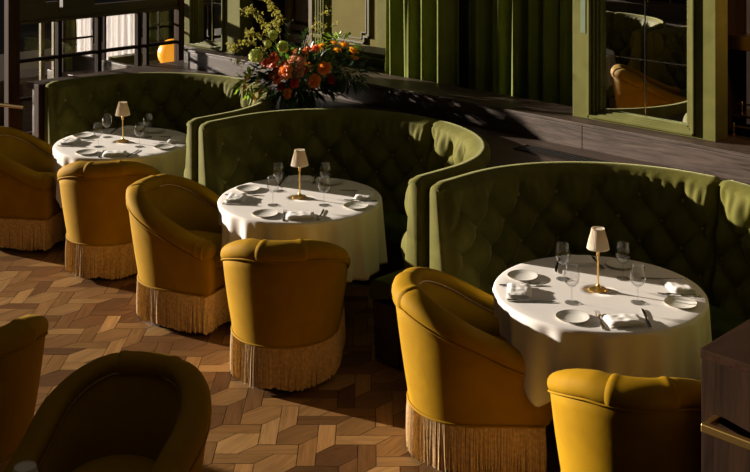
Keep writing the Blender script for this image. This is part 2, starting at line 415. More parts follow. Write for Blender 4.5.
# cream panelled wall in the next room
wr = empty('wall_back', (0, 0, 0)); struct(wr)
YP = 7.2
MB().box(-9.6, -7.02, YP, YP + .06, .0, 3.0).make('wall_panel', CREAM, wr)
f = MB()
for (a, b_, t, d) in ((-8.03, -7.3, .018, .02), (-7.97, -7.36, .010, .03)):
    pass
def panel_frame(f, x0, x1, z0, t, d):
    n = .06
    f.box(x0, x0 + t, YP - d, YP, z0 + n, 2.9, .002); f.box(x1 - t, x1, YP - d, YP, z0 + n, 2.9, .002)
    f.box(x0 + n, x1 - n, YP - d, YP, z0, z0 + t, .002)
    f.box(x0, x0 + n + t, YP - d, YP, z0 + n, z0 + n + t, .002); f.box(x1 - n - t, x1, YP - d, YP, z0 + n, z0 + n + t, .002)
    f.box(x0 + n, x0 + n + t, YP - d, YP, z0, z0 + n, .002); f.box(x1 - n - t, x1 - n, YP - d, YP, z0, z0 + n, .002)
panel_frame(f, -7.93, -7.26, 1.16, .020, .02); panel_frame(f, -7.89, -7.30, 1.20, .010, .014)
f.make('panel_moulding', CREAMD, wr)
f = MB(); f.box(-9.6, -7.02, YP - .03, YP, .98, 1.08, .006); f.make('dado_rail', CREAM, wr)
struct(MB().box(-7.06, -6.93, YP - .12, YP + .06, 0, 3.0, .004).make('trim_13', FRAMEG))
# green moulded bench back in next room
bb = empty('upholstered_bench', (-6.85, 6.64, .25), 0, 'green channelled bench back below the cream panel, behind the flowers', 'bench')
f = MB()
for z, d in ((.99, .0), (.95, .03), (.92, .01), (.86, .04)): f.box(-1.2, .62, -.12 - d, .14, z - .045, z, .008)
f.make('top_rail', FRAMEG, bb)
MB().box(-1.2, .62, -.1, .14, -.25, .12).make('base', DWOOD, bb)
f = MB()
N = 120
rings = []
for i in range(N + 1):
    x = -1.2 + 1.8 * i / N; b_ = abs(math.sin(PI * (x) / .13)) ** .5 * .05
    rings.append([(x, .0, .1), (x, -.10 - b_, .12), (x, -.10 - b_, .70), (x, -.09 - b_ * .7, .79), (x, -.05, .815), (x, .1, .815)])
f.grid(rings); f.make('backrest', GRND, bb, True)

# ------------------------------------------------------------------ green curtains
def curtain(name, x0, x1, y, z0, z1, mat, label, fold=.13, amp=.05, seed=1, along='x', cat='curtain'):
    rnd = random.Random(seed); N = int((x1 - x0) / .006); rows = 14
    ph = [0]; 
    for i in range(N): ph.append(ph[-1] + 2 * PI * .006 / (fold * (1 + .45 * noise.noise(Vector((i * .012, seed, 0))))))
    rings = []
    for k in range(rows + 1):
        t = k / rows; z = z1 + (z0 - z1) * t; r = []
        for i in range(N + 1):
            x = x0 + (x1 - x0) * i / N
            a = amp * (1 + .35 * noise.noise(Vector((x * 3, seed + 5, t * .6))))
            s_ = math.sin(ph[i] + .25 * math.sin(3 * t + x * 3)); s_ = math.copysign(abs(s_) ** .8, s_)
            d = a * s_ + .012 * math.sin(2.3 * ph[i] + 1)
            r.append((x, y + d, z) if along == 'x' else (y + d, x, z))
        rings.append(r)
    o = MB().grid(rings).make(name, mat, None, True)
    m = o.modifiers.new('thickness', 'SOLIDIFY'); m.thickness = .004
    return tag(o, label, cat)
curtain('curtain', -6.10, -5.36, 6.20, .9, 2.85, CURT, 'green velvet curtain hanging left of centre, folds lit by the sun', .165, .045, 2)
curtain('curtain', -5.36, -3.7, 6.34, .9, 2.85, CURT, 'dark green velvet curtain in shade beside the large mirror', .16, .05, 4)
struct(MB().box(-6.4, -3.0, 6.6, 6.65, 0, 3).make('wall_right', DWOOD))

# ------------------------------------------------------------------ back bar cabinet at the right edge
bc = empty('bar_cabinet', (-2.75, 6.1, 1.187), 0, 'dark glazed bar cabinet with brass rails right of the large mirror', 'cabinet')
MB().box(-.50, -.46, -.05, .3, 0, 1.6, .004).make('side_panel', DWOODV, bc)
MB().box(-.50, .9, .34, .38, 0, 1.6).make('back_panel', DWOODV, bc)
sh = MB().box(-.46, .9, .02, .34, .53, .56, .003).make('shelf', BRASSD, bc)
MB().box(-.46, .9, .0, .02, .50, .585, .004).make('shelf_edge', BRASSD, bc)
g = MB(); 
for k in range(6): g.lathe([(.011, 0), (.011, .012), (.005, .016), (.005, .05), (.010, .055), (.010, .07), (.004, .08)], 12, (-.38 + k * .13, -.02, .0))
g.tube([(-.40, -.02, .062), (.6, -.02, .062)], .005, 8); g.make('gallery_rail', BRASS, bc, True, 40)
g = MB()
for k in range(4): g.lathe([(.011, 0), (.011, .012), (.005, .016), (.005, .05), (.010, .055), (.010, .07), (.004, .08)], 12, (-.40 + k * .16, .12, .10))
g.tube([(-.43, .12, .165), (.6, .12, .165)], .005, 8); g.box(-.46, .9, .11, .32, .085, .1)
g.make('upper_gallery', BRASSD, bc, True, 40)
MB().box(-.245, -.235, -.045, -.035, 0, 1.6).make('door_bead', BRASSD, bc)
bl_d = bpy.data.lights.new('bar_light', 'POINT'); bl_d.energy = 6; bl_d.color = (1, .55, .2); bl_d.shadow_soft_size = .03
bl_o = bpy.data.objects.new('bar_light', bl_d); COL.objects.link(bl_o); bl_o.location = (-2.6, 5.98, 1.98)

# ------------------------------------------------------------------ room beyond the glazed screen
XB = -10.4
struct(MB().box(XB - .5, XB - .42, 5.35, 9.0, 0, .6).make('wall_left', DWOOD))
curtain('curtain', 6.33, 6.79, XB, .70, 1.34, SHEER, 'bright white sheer curtain seen through the glazed screen', .10, .02, 6, 'y')
curtain('curtain', 6.02, 6.20, XB, .70, 1.34, SHEER, 'narrow strip of white sheer curtain seen through the second column of panes', .09, .02, 8, 'y')
curtain('curtain', 5.84, 6.01, XB, .3, 1.34, CURT, 'narrow green curtain left of the white sheers, seen through the screen', .08, .02, 7, 'y')
curtain('curtain', 6.86, 7.6, XB, .3, 1.34, CURT, 'green curtain right of the white sheers, seen through the screen', .13, .035, 9, 'y')
w2 = empty('window_2', (0, 0, 0)); struct(w2)
f = MB()
for y in (5.83, 6.22, 6.31, 6.82, 7.02, 7.22): f.box(XB + .06, XB + .09, y - .012, y + .012, .3, 1.34)
for a_, b_ in ((5.8, 6.24), (6.82, 7.6)): f.box(XB + .065, XB + .085, a_, b_, 1.02, 1.04)
f.make('window_frame', DWOODV, w2)
f = MB(); f.box(XB, XB + .04, 5.60, 5.64, .55, 1.34); f.box(XB, XB + .04, 5.74, 5.78, .55, 1.34); f.box(XB, XB + .04, 5.64, 5.74, .82, .86)
struct(f.make('trim_15', plain('ochre_trim', (.14, .11, .015), .5)))
bb = empty('banquette', (XB + .5, 6.9, .02), 0, 'green channelled banquette seen through the glazed screen', 'bench')
f = MB(); rings = []
for i in range(161):
    y = -.62 + 1.4 * i / 160; b_ = abs(math.sin(PI * y / .15)) ** .5 * .05
    rings.append([(-.2, y, .0), (.1 + b_, y, .02), (.1 + b_, y, .56), (.06 + b_ * .7, y, .69), (-.02, y, .72), (-.2, y, .72)])
f.grid(rings); f.make('backrest', GRN, bb, True)
f = MB(); f.box(-.32, -.2, -.62, .78, .62, .80, .01); f.make('top_rail', FRAMEG, bb)
bb['label'] = 'green channelled banquette seen through the glazed screen'
struct(MB().box(-10.6, -8.7, 5.98, 6.03, 0, .86, .004).make('trim_16', DWOODX))
struct(MB().box(-10.6, -8.7, 5.80, 5.98, 0, .70, .004).make('trim_17', DWOODX))
# amber globe lamp standing on a low plinth beyond the screen
gp = world_at(172, 53, 10.55)
am = empty('amber_lamp', (gp.x, gp.y, .88), 0, 'round amber glass lamp with a painted sun glow behind the glazed screen', 'lamp')
MB().lathe([(0, .0), (.05, 0), (.05, .008), (.012, .012), (.012, .02)], 24).make('base', BRASSD, am, True, 40)
MB().lathe([(.0, .0)] + [(.135 * math.sin(a), .135 - .135 * math.cos(a)) for a in [PI * k / 20 for k in range(1, 20)]] + [(0, .27)], 32, (0, 0, .015)).make('globe', AMBER, am, True)
tag(MB().box(gp.x - .16, gp.x + .05, gp.y - .1, gp.y + .2, .0, .88, .004).make('lamp_plinth', DWOODV), 'dark oak plinth under the amber globe lamp behind the screen', 'plinth')

# ------------------------------------------------------------------ booths
RI_T, RI_B = .90, .825
YF = -.28          # front end of arms, relative to arc centre
def u_path(R, step):
    """points (x, y, nx, ny, s) from left front round the back to right front; normal points outward"""
    out = []; n1 = max(2, int(abs(YF) / step)); L1 = abs(YF)
    for i in range(n1): out.append((-R, YF + L1 * i / n1, -1, 0))
    n2 = int(PI * .9 / step)
    for i in range(n2 + 1):
        a = PI - PI * i / n2; out.append((R * math.cos(a), R * math.sin(a), math.cos(a), math.sin(a)))
    for i in range(1, n1 + 1): out.append((R, -L1 * i / n1, 1, 0))
    return out
LS = abs(YF) * 2 + PI * .90
def s_of(x, y, nx, ny):
    if nx <= -1 + 1e-9 and y < 0: return y - YF
    if nx >= 1 - 1e-9 and y < 0: return LS + YF - (y) * 1 if False else LS - abs(YF) - y
    return abs(YF) + (PI - math.atan2(ny, nx)) * .90
TU, TV, Z0 = .24, .25, .94
def tuft(s, z):
    u = s / TU + .5; v = (z - Z0) / TV
    zz = min(z, Z0); v2 = (zz - Z0) / TV
    p, q = u + v2, u - v2
    h = (abs(math.sin(PI * p)) * abs(math.sin(PI * q))) ** .52
    if z > Z0:
        t = (z - Z0) / .13
        h = (abs(math.sin(PI * u)) ** .76) * (1 - smooth01((t - .15) / .7)) + .62 * smooth01((t - .15) / .7)
    # pits
    pit = 0
    for k in range(0, 6):
        zb = Z0 - k * TV / 2; off = .5 if k % 2 else 0
        uu = (u + off) - round(u + off); r2 = (uu * TU) ** 2 + (z - zb) ** 2
        pit += math.exp(-r2 / .0009)
    wr = .06 * noise.noise(Vector((s * 26, z * 9, 3))) * (1 if z > Z0 - .2 else .5)
    if z > Z0: wr += .07 * math.sin(s * 95 + 3 * noise.noise(Vector((s * 9, 1, 1)))) * math.exp(-((z - Z0 - .05) / .05) ** 2) * .8
    return h * .060 - pit * .022 + wr * .10
def booth_proto():
    root = empty('curved_booth')
    path = u_path(1.0, .0115)
    # parameter for each station
    st = []
    for (x, y, nx, ny) in path:
        yy = y; s = s_of(x, yy, nx, ny); st.append((nx, ny, (x if abs(nx) < 1 else nx), yy, s))
    def at(nx, ny, y, r):
        if abs(nx) > 1 - 1e-9 and y < 0: return Vector((nx * r, y, 0))
        return Vector((nx * r, ny * r * KY, 0))
    zs = [.40 + (1.055 - .40) * k / 54 for k in range(55)]
    seam = LS / 2 + .07
    def pad(a, b, name):
        sel = [q for q in st if a - 1e-6 <= q[4] <= b + 1e-6]
        rings = []
        for (nx, ny, x, y, s) in sel:
            e = min(s - a, b - s); k = smooth01(e / .045)       # pillow edges
            edge = (1 - k)
            row = []
            for z in zs:
                r = RI_B + (RI_T - RI_B) * (z - .4) / .69
                d = tuft(s, z) * k - .018 * edge
                p = at(nx, ny, y, r - d); row.append((p.x, p.y, z))
            dr = k
            for (o_, z) in ((.012, 1.075), (.030, 1.088), (.055, 1.092), (.080, 1.088), (.098, 1.072), (.104, 1.05), (.104, .5), (.104, 0.03)):
                zz = z - (1 - k) * .012 * (z > 1.04)
                p = at(nx, ny, y, RI_T + o_ - .014); row.append((p.x, p.y, zz))
            rings.append(row)
        # rounded end caps at the arm fronts
        mb = MB(); n = len(rings[0])
        def cap(row, sgn):
            c = sum((Vector(p) for p in row), Vector()) / n
            out = []
            for t, dy in ((.012, .35), (.03, .75), (.055, 1.0)):
                rr = []
                for p in row:
                    q = Vector(p); m = Vector(((math.copysign((RI_T + .035), q.x)), q.y, q.z))
                    q2 = q.lerp(m, t / .055 * .35); q2.y = q.y - .018 * dy * 1.0
                    q2.z = q.z - max(0, (q.z - .9)) * .07 * dy
                    rr.append(tuple(q2))
                out.append(rr)
            return out
        R = rings
        if a < .01: R = cap(rings[0], 1)[::-1] + R
        if b > LS - .01: R = R + cap(rings[-1], -1)
        mb.grid(R, capends=True)
        o = mb.make(name, GRN, root, True, 70)
        return o
    left = pad(0, seam, 'backrest_pad'); right = pad(seam, LS, 'backrest_pad')
    # tuft buttons
    bm = MB().lathe([(0, -.004), (.010, -.002), (.0125, .004), (.010, .009), (0, .011)], 10)
    bproto = None
    for k in range(4):
        z = Z0 - k * TV / 2; off = 0 if k % 2 == 0 else .5
        i = 0
        while True:
            s = (i + off - .5) * TU; i += 1
            if s > LS - .05: break
            if s < .05 or abs(s - seam) < .03: continue
            nx, ny, x, y, _ = min(st, key=lambda q: abs(q[4] - s))
            r = RI_B + (RI_T - RI_B) * (z - .4) / .69 - tuft(s, z)
            p = at(nx, ny, y, r)
            host = left if s < seam else right
            if bproto is None: b_ = bm.make('tuft_button', BTN, host, True); bproto = b_
            else: b_ = bproto.copy(); COL.objects.link(b_); b_.parent = host
            b_.location = (p.x, p.y, z); b_.rotation_euler = Vector((-nx, -ny, 0)).to_track_quat('Z', 'Y').to_euler()
    # seat
    rings = []
    for (nx, ny, x, y, s) in st[::4]:
        row = []
        for (r, z) in ((.80, .40), (.80, .455), (.70, .468), (.62, .462), (.592, .44), (.585, .40), (.588, .34)):
            p = at(nx, ny, y, r); row.append((p.x, p.y, z))
        rings.append(row)
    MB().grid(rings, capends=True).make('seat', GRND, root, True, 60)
    rings = []
    for (nx, ny, x, y, s) in st[::4]:
        row = []
        for (r, z) in ((.80, .34), (.60, .34), (.62, .02), (.80, .02)):
            p = at(nx, ny, y + (.01 if abs(nx) > 1 - 1e-9 and y < 0 else 0), r); row.append((p.x, p.y, z))
        rings.append(row)
    MB().grid(rings, closed=True, capends=True).make('seat_base', DWOOD, root)
    return root
booth = booth_proto()
booth.location = (BX[0], BY, 0)
tag(booth, 'curved green tufted velvet booth at the right table, below the large mirror', 'booth', 'curved tufted booths')
dup(booth, (BX[1], BY, 0), 0, 'curved green tufted velvet booth at the middle table, in front of the flowers')
dup(booth, (BX[2], BY, 0), 0, 'curved green tufted velvet booth at the far left table, in front of the glazed screen')
dup(booth, (BX2[1], 6 - BY, 0), PI, 'green tufted booth across the aisle, seen in the large mirror behind the yellow chair')
dup(booth, (BX2[2], 6 - BY, 0), PI, 'green tufted booth across the aisle at its far end, seen in the mirror')
dup(booth, (BX2[0], 6 - BY, 0), PI, 'green tufted booth across the aisle below the viewpoint')
# oak end panel of the far-left booth
tag(MB().box(-8.125, -8.045, 4.33, 4.47, 0, 1.068, .006).make('end_panel', POSTW), 'upright oak end panel at the left end of the far booth', 'panel')
tag(MB().box(-8.42, -8.07, 4.475, 5.74, 0, .984).make('side_cabinet', DWOOD), 'dark oak casing under the ledge beside the far booth', 'cabinet')

# ------------------------------------------------------------------ yellow tub chairs
def chair_proto():
    root = empty('tub_chair')
    R, yf = .287, .315
    N = 96; L1 = yf; L2 = PI * R; Lh = L1 + L2 / 2
    def plan(s, off):
        """s from -Lh (right front) to Lh (left front), 0 = centre of back (at -y)"""
        a = abs(s); sg = 1 if s >= 0 else -1
        if a <= L2 / 2:
            th = s / R; return Vector((-(R + off) * math.sin(th), -(R + off) * math.cos(th), 0))
        return Vector((-sg * (R + off), (a - L2 / 2), 0))
    def hgt(s):
        q = abs(s) / Lh; t = max(0, (q - .20) / .80)
        return .80 - .245 * (.45 * t + .55 * smooth01(t)) - .004 * (q < .16) * q
    def lean(s):
        q = abs(s) / Lh; return .065 - .035 * smooth01((q - .2) / .8)
    SS = [-Lh + 2 * Lh * i / N for i in range(N + 1)]
    def sweep(fn, extra=True):
        rings = []
        for s in SS:
            row = []
            for off, z in fn(s): p = plan(s, off); row.append(Vector((p.x, p.y, z)))
            rings.append(row)
        if extra:
            for sgn, idx in ((0, 0), (1, -1)):
                base = rings[idx]; n = len(base); c = sum(base, Vector()) / n; add = []
                for f_, dy in ((.93, .018), (.78, .034), (.5, .044), (.2, .047)):
                    add.append([Vector((c.x + (p.x - c.x) * f_, base[0].y + dy, c.z + (p.z - c.z) * f_)) for p in base])
                rings = (add[::-1] + rings) if sgn == 0 else (rings + add)
        return rings
    # outer shell
    def f_shell(s):
        h, l = hgt(s), lean(s); zt = h - .085; out = []
        for k in range(9):
            t = k / 8; z = .245 + (zt - .245) * t
            out.append((l * (t ** 1.15) + .006 * math.sin(PI * t), z))
        out += [(l - .03, zt + .03), (l - .07, zt + .03)]
        for k in range(6):
            t = 1 - k / 5; out.append((-.075 + (l * t * .7), .245 + (zt - .245) * t))
        return out
    MB().grid(sweep(f_shell), closed=True, capends=True).make('outer_shell', YEL, root, True, 60)
    # rolled rim
    def f_roll(s, g=0, ss=None):
        h, l = hgt(s), lean(s); c = l - .046; out = []
        a_, b_ = .058 + g, .044 + g; zc = h - .047
        for k in range(18):
            an = 2 * PI * k / 18 + .3
            ca, sa = math.cos(an), math.sin(an)
            x_ = math.copysign(abs(ca) ** .8, ca) * a_; z_ = math.copysign(abs(sa) ** .85, sa) * b_
            out.append((c + x_, zc + z_ + (-.010 * x_ / a_)))
        return out
    MB().grid(sweep(f_roll), closed=True, capends=True).make('rolled_rim', YEL, root, True, 60)
    # band of gathered velvet over the rim at the back centre + at arm fronts
    def band(s0, s1, name, par):
        rings = []; n = 22
        for i in range(n + 1):
            s = s0 + (s1 - s0) * i / n; e = min(i, n - i) / n
            g = .0035 - (.005 if i in (0, n) else 0) + (.004 * math.exp(-((i - 2) / 1.2) ** 2)) + (.003 * math.exp(-((i - n + 2) / 1.2) ** 2))
            row = []
            for off, z in f_roll(s, g): p = plan(s, off); row.append(Vector((p.x, p.y, z)))
            rings.append(row)
        return MB().grid(rings, closed=True, capends=True).make(name, YEL, par, True, 60)
    band(-.135, .095, 'gathered_band', root)
    band(-Lh + .0, -Lh + .06, 'arm_band', root); band(Lh - .06, Lh, 'arm_band', root)
    # piping lines: outside under the roll, inside, and along the base
    def pipe(fn, name, mat, r=.0045):
        pts = [plan(s, fn(s)[0]) + Vector((0, 0, fn(s)[1])) for s in SS]
        return MB().tube(pts, r, 6).make(name, mat, root, True)
    pipe(lambda s: (lean(s) + .006, hgt(s) - .088), 'piping', YEL)
    pipe(lambda s: (lean(s) - .098, hgt(s) - .060), 'piping', FRG, .004)
    # inner backrest
    def f_in(s):
        h, l = hgt(s), lean(s); out = []; zt = h - .045; zb = min(.40, zt - .03)
        for k in range(8):
            t = k / 7; z = zt + (zb - zt) * t
            out.append((l * (1 - t) - .085 - .018 * math.sin(PI * min(1, t * 1.1)), z))
        out += [(-.05, zb), (l - .05, zt)]
        return out
    MB().grid(sweep(f_in, False), closed=True, capends=True).make('inner_back', YEL, root, True, 60)
    # body under the seat + seat cushion
    def outline(off, front):
        pts = []
        for i in range(41):
            s = -Lh + 2 * Lh * i / 40; p = plan(s, off); pts.append((p.x, min(p.y, front)))
        return pts
    def dshape(off, z, front):   # closed outline ring
        pts = [(-x, y) for x, y in []]
        ring = []
        for i in range(49):
            s = -Lh + 2 * Lh * i / 48; p = plan(s, off); ring.append(Vector((p.x, p.y * (front / yf) if p.y > 0 else p.y, z)))
        x0 = R + off
        for i in range(1, 12): 
            t = i / 12; ring.append(Vector((-x0 + 2 * x0 * t, front + .02 * math.sin(PI * t), z)))
        return ring
    MB().grid([dshape(-.02, .24, .30), dshape(-.012, .26, .312), dshape(-.012, .36, .312), dshape(-.03, .385, .30)], closed=True, capends=True).make('seat_rail', YEL, root, True, 50)
    MB().grid([dshape(-.10, .375, .32), dshape(-.085, .39, .335), dshape(-.083, .42, .342), dshape(-.09, .445, .336), dshape(-.11, .458, .32), dshape(-.16, .466, .26), dshape(-.25, .470, .15)], closed=True, capends=True).make('seat', YEL, root, True, 60)
    # plinth
    MB().grid([dshape(-.035, .004, .26), dshape(-.035, .235, .26)], closed=True, capends=True).make('plinth', BLACKP, root)
    # fringe
    rnd = random.Random(5); mb = MB()
    per = dshape(.004, 0, .315) ; per.append(per[0])
    seglen = [0]
    for i in range(1, len(per)): seglen.append(seglen[-1] + (per[i] - per[i - 1]).length)
    tot = seglen[-1]
    def at_len(d):
        d %= tot
        for i in range(1, len(per)):
            if seglen[i] >= d:
                t = (d - seglen[i - 1]) / max(1e-9, seglen[i] - seglen[i - 1]); p = per[i - 1].lerp(per[i], t)
                tg = (per[i] - per[i - 1]).normalized(); return p, tg
        return per[0], (per[1] - per[0]).normalized()
    n = 330
    for layer in (0, 1):
        for i in range(n):
            d = tot * (i + .5 * layer + rnd.uniform(-.25, .25)) / n; p, tg = at_len(d); nn = Vector((tg.y, -tg.x, 0))
            if nn.dot(p) < 0: nn = -nn
            w_ = rnd.uniform(.0026, .0042); sw = rnd.uniform(-.008, .008); so = rnd.uniform(-.003, .006) - layer * .006
            zb = .024 + rnd.uniform(0, .014) + .007 * math.sin(d * 19 + 2 * math.sin(d * 7)); rings = []
            for t in (0, .35, .7, 1.0):
                c = p + tg * sw * t * t + nn * (so * t + .001 + .007 * math.sin(PI * t) * .5) - nn * layer * .003
                z = .246 + (zb - .246) * t; ww = w_ * (1 + .25 * t)
                rings.append([(c + tg * ww * a + nn * ww * .8 * b).to_tuple()[:2] + (z,) for a, b in ((1, 0), (0, 1), (-1, 0), (0, -1))])
            mb.grid(rings, closed=True, capends=True)
    fr = mb.make('fringe', FRG, root)
    MB().tube([q + Vector((0, 0, .247)) for q in dshape(.004, 0, .317)] + [dshape(.004, 0, .317)[0] + Vector((0, 0, .247))], .006, 8).make('fringe_braid', YEL, root, True)
    return root
chair = chair_proto()
tag(chair, None, 'chair', 'mustard tub chairs')
def face(c, t, bias=0): return math.atan2(t[1] - c[1], t[0] - c[0]) - PI / 2 + bias
T1, T2, T3 = (-7.11, 4.50), (-5.115, 4.475), (-2.98, 4.47)
U1, U2, U3 = (-7.30, 1.50), (-5.25, 1.52), (-2.95, 1.50)
LAB = [
 ((T1[0] - .63, T1[1] - .47), T1, 0, 'mustard fringed tub chair cut off by the left edge, at the far table'),
 ((T1[0] + .36, T1[1] - .33), T1, 0, 'mustard fringed tub chair with its back to us, in front of the far table'),
 ((T2[0] - .60, T2[1] - .41), T2, rad(-12), 'mustard fringed tub chair side on with seat showing, left of the middle table'),
 ((T2[0] + .45, T2[1] - .50), T2, 0, 'mustard fringed tub chair with its back to us, in front of the middle table'),
 ((T3[0] - .44, T3[1] - .42), T3, 0, 'mustard fringed tub chair side on, left of the right table'),
 ((T3[0] + .53, T3[1] - .54), T3, rad(-12), 'mustard tub chair with its back to us at bottom right, beside the dark cabinet'),
 ((-4.72, 2.18), (-5.72, 2.11), 0, 'shaded mustard tub chair cut off at the lower left edge'),
 ((-3.63, 2.26), (-3.16, 1.38), 0, 'shaded mustard tub chair facing us at the bottom left, inside of its back showing'),
 ((U3[0] + .42, U3[1] + .62), U3, 0, 'mustard tub chair of which only the lit rim shows at bottom centre'),
 ((U2[0] - .70, U2[1] + .55), U2, 0, 'sunlit mustard tub chair seen reflected in the large mirror'),
]
CH = []
for i, (c, t, bias, lab) in enumerate(LAB):
    o = chair if i == 0 else dup(chair)
    o.location = (c[0], c[1], 0); o.rotation_euler = (0, 0, face(c, t, bias)); o['label'] = lab
    CH.append(o)

# ------------------------------------------------------------------ tables, cloths, place settings
def table_proto():
    r = empty('round_table')
    MB().lathe([(0, .722), (.478, .722), (.484, .728), (.484, .742), (.478, .746), (0, .746)], 48).make('tabletop', DWOOD, r, True, 40)
    MB().lathe([(.03, .03), (.03, .70), (.12, .715), (.12, .722), (0, .722)], 24).make('pedestal', BLACKP, r, True, 40)
    MB().lathe([(0, .0), (.125, .0), (.125, .012), (.05, .03), (0, .03)], 32).make('base', BLACKP, r, True, 40)
    return r
def cloth_proto(seed, chairdirs):
    rnd = random.Random(seed); N = 288; rings = []
    for k in range(9):
        r = .480 * (k / 8) ** .8 + .0005
        rings.append([(r * math.cos(2 * PI * j / N), r * math.sin(2 * PI * j / N), .7495) for j in range(N)])
    for (r, z) in ((.4885, .7475), (.493, .742)):
        rings.append([(r * math.cos(2 * PI * j / N), r * math.sin(2 * PI * j / N), z) for j in range(N)])
    K = 26
    for k in range(1, K + 1):
        t = k / K; row = []
        for j in range(N):
            a = 2 * PI * j / N
            near = max([k_ * math.exp(-((math.atan2(math.sin(a - c), math.cos(a - c))) / w_) ** 4) for c, w_, k_ in ((chairdirs[0], .86, 1), (chairdirs[1], .60, .55))])
            hem = .36 + .02 * math.sin(2 * a + 1) + near * .235
            z = .742 - (.742 - hem) * t
            ph = a * 15 + 1.8 * noise.noise(Vector((math.cos(a) * 1.7, math.sin(a) * 1.7, seed))) * 2 + seed
            am = (.005 + .030 * t ** 1.1) * (1 + .7 * noise.noise(Vector((math.cos(a) * 2.4, math.sin(a) * 2.4, seed + 9))))
            fold = am * (math.sin(ph) * .7 + .45 * math.sin(2 * ph + 1.3 * math.sin(a * 3)))
            flare = .4935 + .014 * t + fold * (.8 if t > .04 else t * 20)
            r = flare - near * .045 * t
            row.append((r * math.cos(a), r * math.sin(a), z))
        rings.append(row)
    o = MB().grid(rings, closed=True).make('tablecloth', CLOTH, None, True)
    m = o.modifiers.new('thickness', 'SOLIDIFY'); m.thickness = .0015; m.offset = 1
    return o
tbl = table_proto(); tag(tbl, None, 'table', 'round tables under white cloths')
ca = [math.atan2(-.37, -.56), math.atan2(-.44, .36)]
cb = [-ca[0], -ca[1]]
cl_a = [cloth_proto(1, ca), cloth_proto(4, ca), cloth_proto(8, ca)]
TN = {0: 'far left', 1: 'middle', 2: 'right'}
for i, T in enumerate((T1, T2, T3)):
    t = tbl if i == 0 else dup(tbl)
    t.location = (T[0], T[1], 0); t['label'] = 'round pedestal table hidden under the white cloth of the %s setting' % TN[i]
    c = cl_a[i]; c.location = (T[0], T[1], 0)
    tag(c, 'white cloth falling in folds from the %s round table' % TN[i], 'tablecloth', 'white tablecloths')
UN = ['far', 'middle', 'nearest']
clb = None
for i, T in enumerate((U1, U2, U3)):
    t = dup(tbl); t.location = (T[0], T[1], 0); t['label'] = 'round pedestal table across the aisle, %s of three, outside the picture' % UN[i]
    if clb is None: clb = cloth_proto(3, cb); c = clb
    else: c = dup(clb)
    c.location = (T[0], T[1], 0); tag(c, 'white tablecloth on the %s table across the aisle' % UN[i], 'tablecloth', 'white tablecloths')

ZT = .7515
def lamp_proto():
    r = empty('table_lamp')
    MB().lathe([(0, 0), (.042, 0), (.043, .004), (.036, .010), (.020, .014), (.010, .020), (.007, .028), (0, .028)], 28).make('base', BRASS, r, True, 40)
    MB().lathe([(.0045, .02), (.0045, .16), (.009, .165), (.007, .175), (.010, .182), (.004, .192), (.004, .205), (0, .205)], 14).make('stem', BRASS, r, True, 40)
    n = 96; rings = []
    for (rr, z) in ((.052, .196), (.051, .203), (.044, .235), (.036, .262), (.030, .284), (.0295, .291)):
        rings.append([((rr + (.0012 if j % 2 else -.0006)) * math.cos(2 * PI * j / n), (rr + (.0012 if j % 2 else -.0006)) * math.sin(2 * PI * j / n), z) for j in range(n)])
    o = MB().grid(rings, closed=True).make('lamp_shade', SHADE, r, True, 50)
    m = o.modifiers.new('t', 'SOLIDIFY'); m.thickness = .0012
    MB().lathe([(0, .286), (.028, .286), (.028, .288), (0, .288)], 20).make('shade_top', SHADE, r)
    return r
def glass_proto():
    r = empty('wine_glass')
    prof = [(0.0, .0), (.032, 0), (.033, .0015), (.02, .004), (.006, .008), (.0035, .016), (.0035, .062), (.006, .070), (.018, .078), (.030, .092), (.0355, .110), (.036, .125), (.033, .148), (.0295, .170), (.0290, .170), (.0325, .148), (.0352, .125), (.0345, .110), (.029, .094), (.016, .081), (0, .077)]
    o = MB().lathe(prof[:5] + [(.0035, .016), (.0035, .062), (0, .066)], 20).make('foot', GLASS, r, True, 50)
    MB().lathe([(0, .066)] + prof[7:], 24).make('bowl', GLASS, r, True, 50)
    return r
def plate_proto():
    r = empty('side_plate')
    MB().lathe([(0, 0), (.040, 0), (.046, .002), (.070, .0065), (.0735, .0085), (.073, .0100), (.066, .0085), (.048, .0055), (.044, .0042), (0, .0040)], 40).make('dish', CHINA, r, True, 50)
    MB().lathe([(.0726, .0092), (.0740, .0084), (.0744, .0092), (.0735, .0104), (.0722, .0104), (.0726, .0092)], 40, (0, 0, 0), False).make('gilt_rim', RIMGOLD, r, True, 50)
    return r
def napkin_proto():
    rnd = random.Random(2); mb = MB()
    for k in range(4):
        sx, sy, z0, h = .165 - k * .005, .115 - k * .004, k * .005, .0055
        nx_, ny_ = 14, 10; top = []
        ox, oy, rot = rnd.uniform(-.004, .004), rnd.uniform(-.003, .003), rnd.uniform(-.05, .05)
        for j in range(ny_ + 1):
            row = []
            for i in range(nx_ + 1):
                u, v_ = i / nx_ * 2 - 1, j / ny_ * 2 - 1
                x, y = u * sx / 2, v_ * sy / 2
                e = (1 - abs(u) ** 6) * (1 - abs(v_) ** 6)
                z = z0 + .001 + h * (e ** .3 if e > 0 else 0) + .0022 * noise.noise(Vector((u * 2.2, v_ * 2.2, k))) * (1 + k * .4)
                row.append((ox + x * math.cos(rot) - y * math.sin(rot), oy + x * math.sin(rot) + y * math.cos(rot), max(z, .0005)))
            top.append(row)
        mb.grid(top)
        n = nx_ + 1
        mb.add([(p[0], p[1], max(0.0003, z0)) for p in (top[0][0], top[0][-1], top[-1][-1], top[-1][0])], [(0, 1, 2, 3)])
    o = mb.make('folded_napkin', NAPK, None, True)
    return o
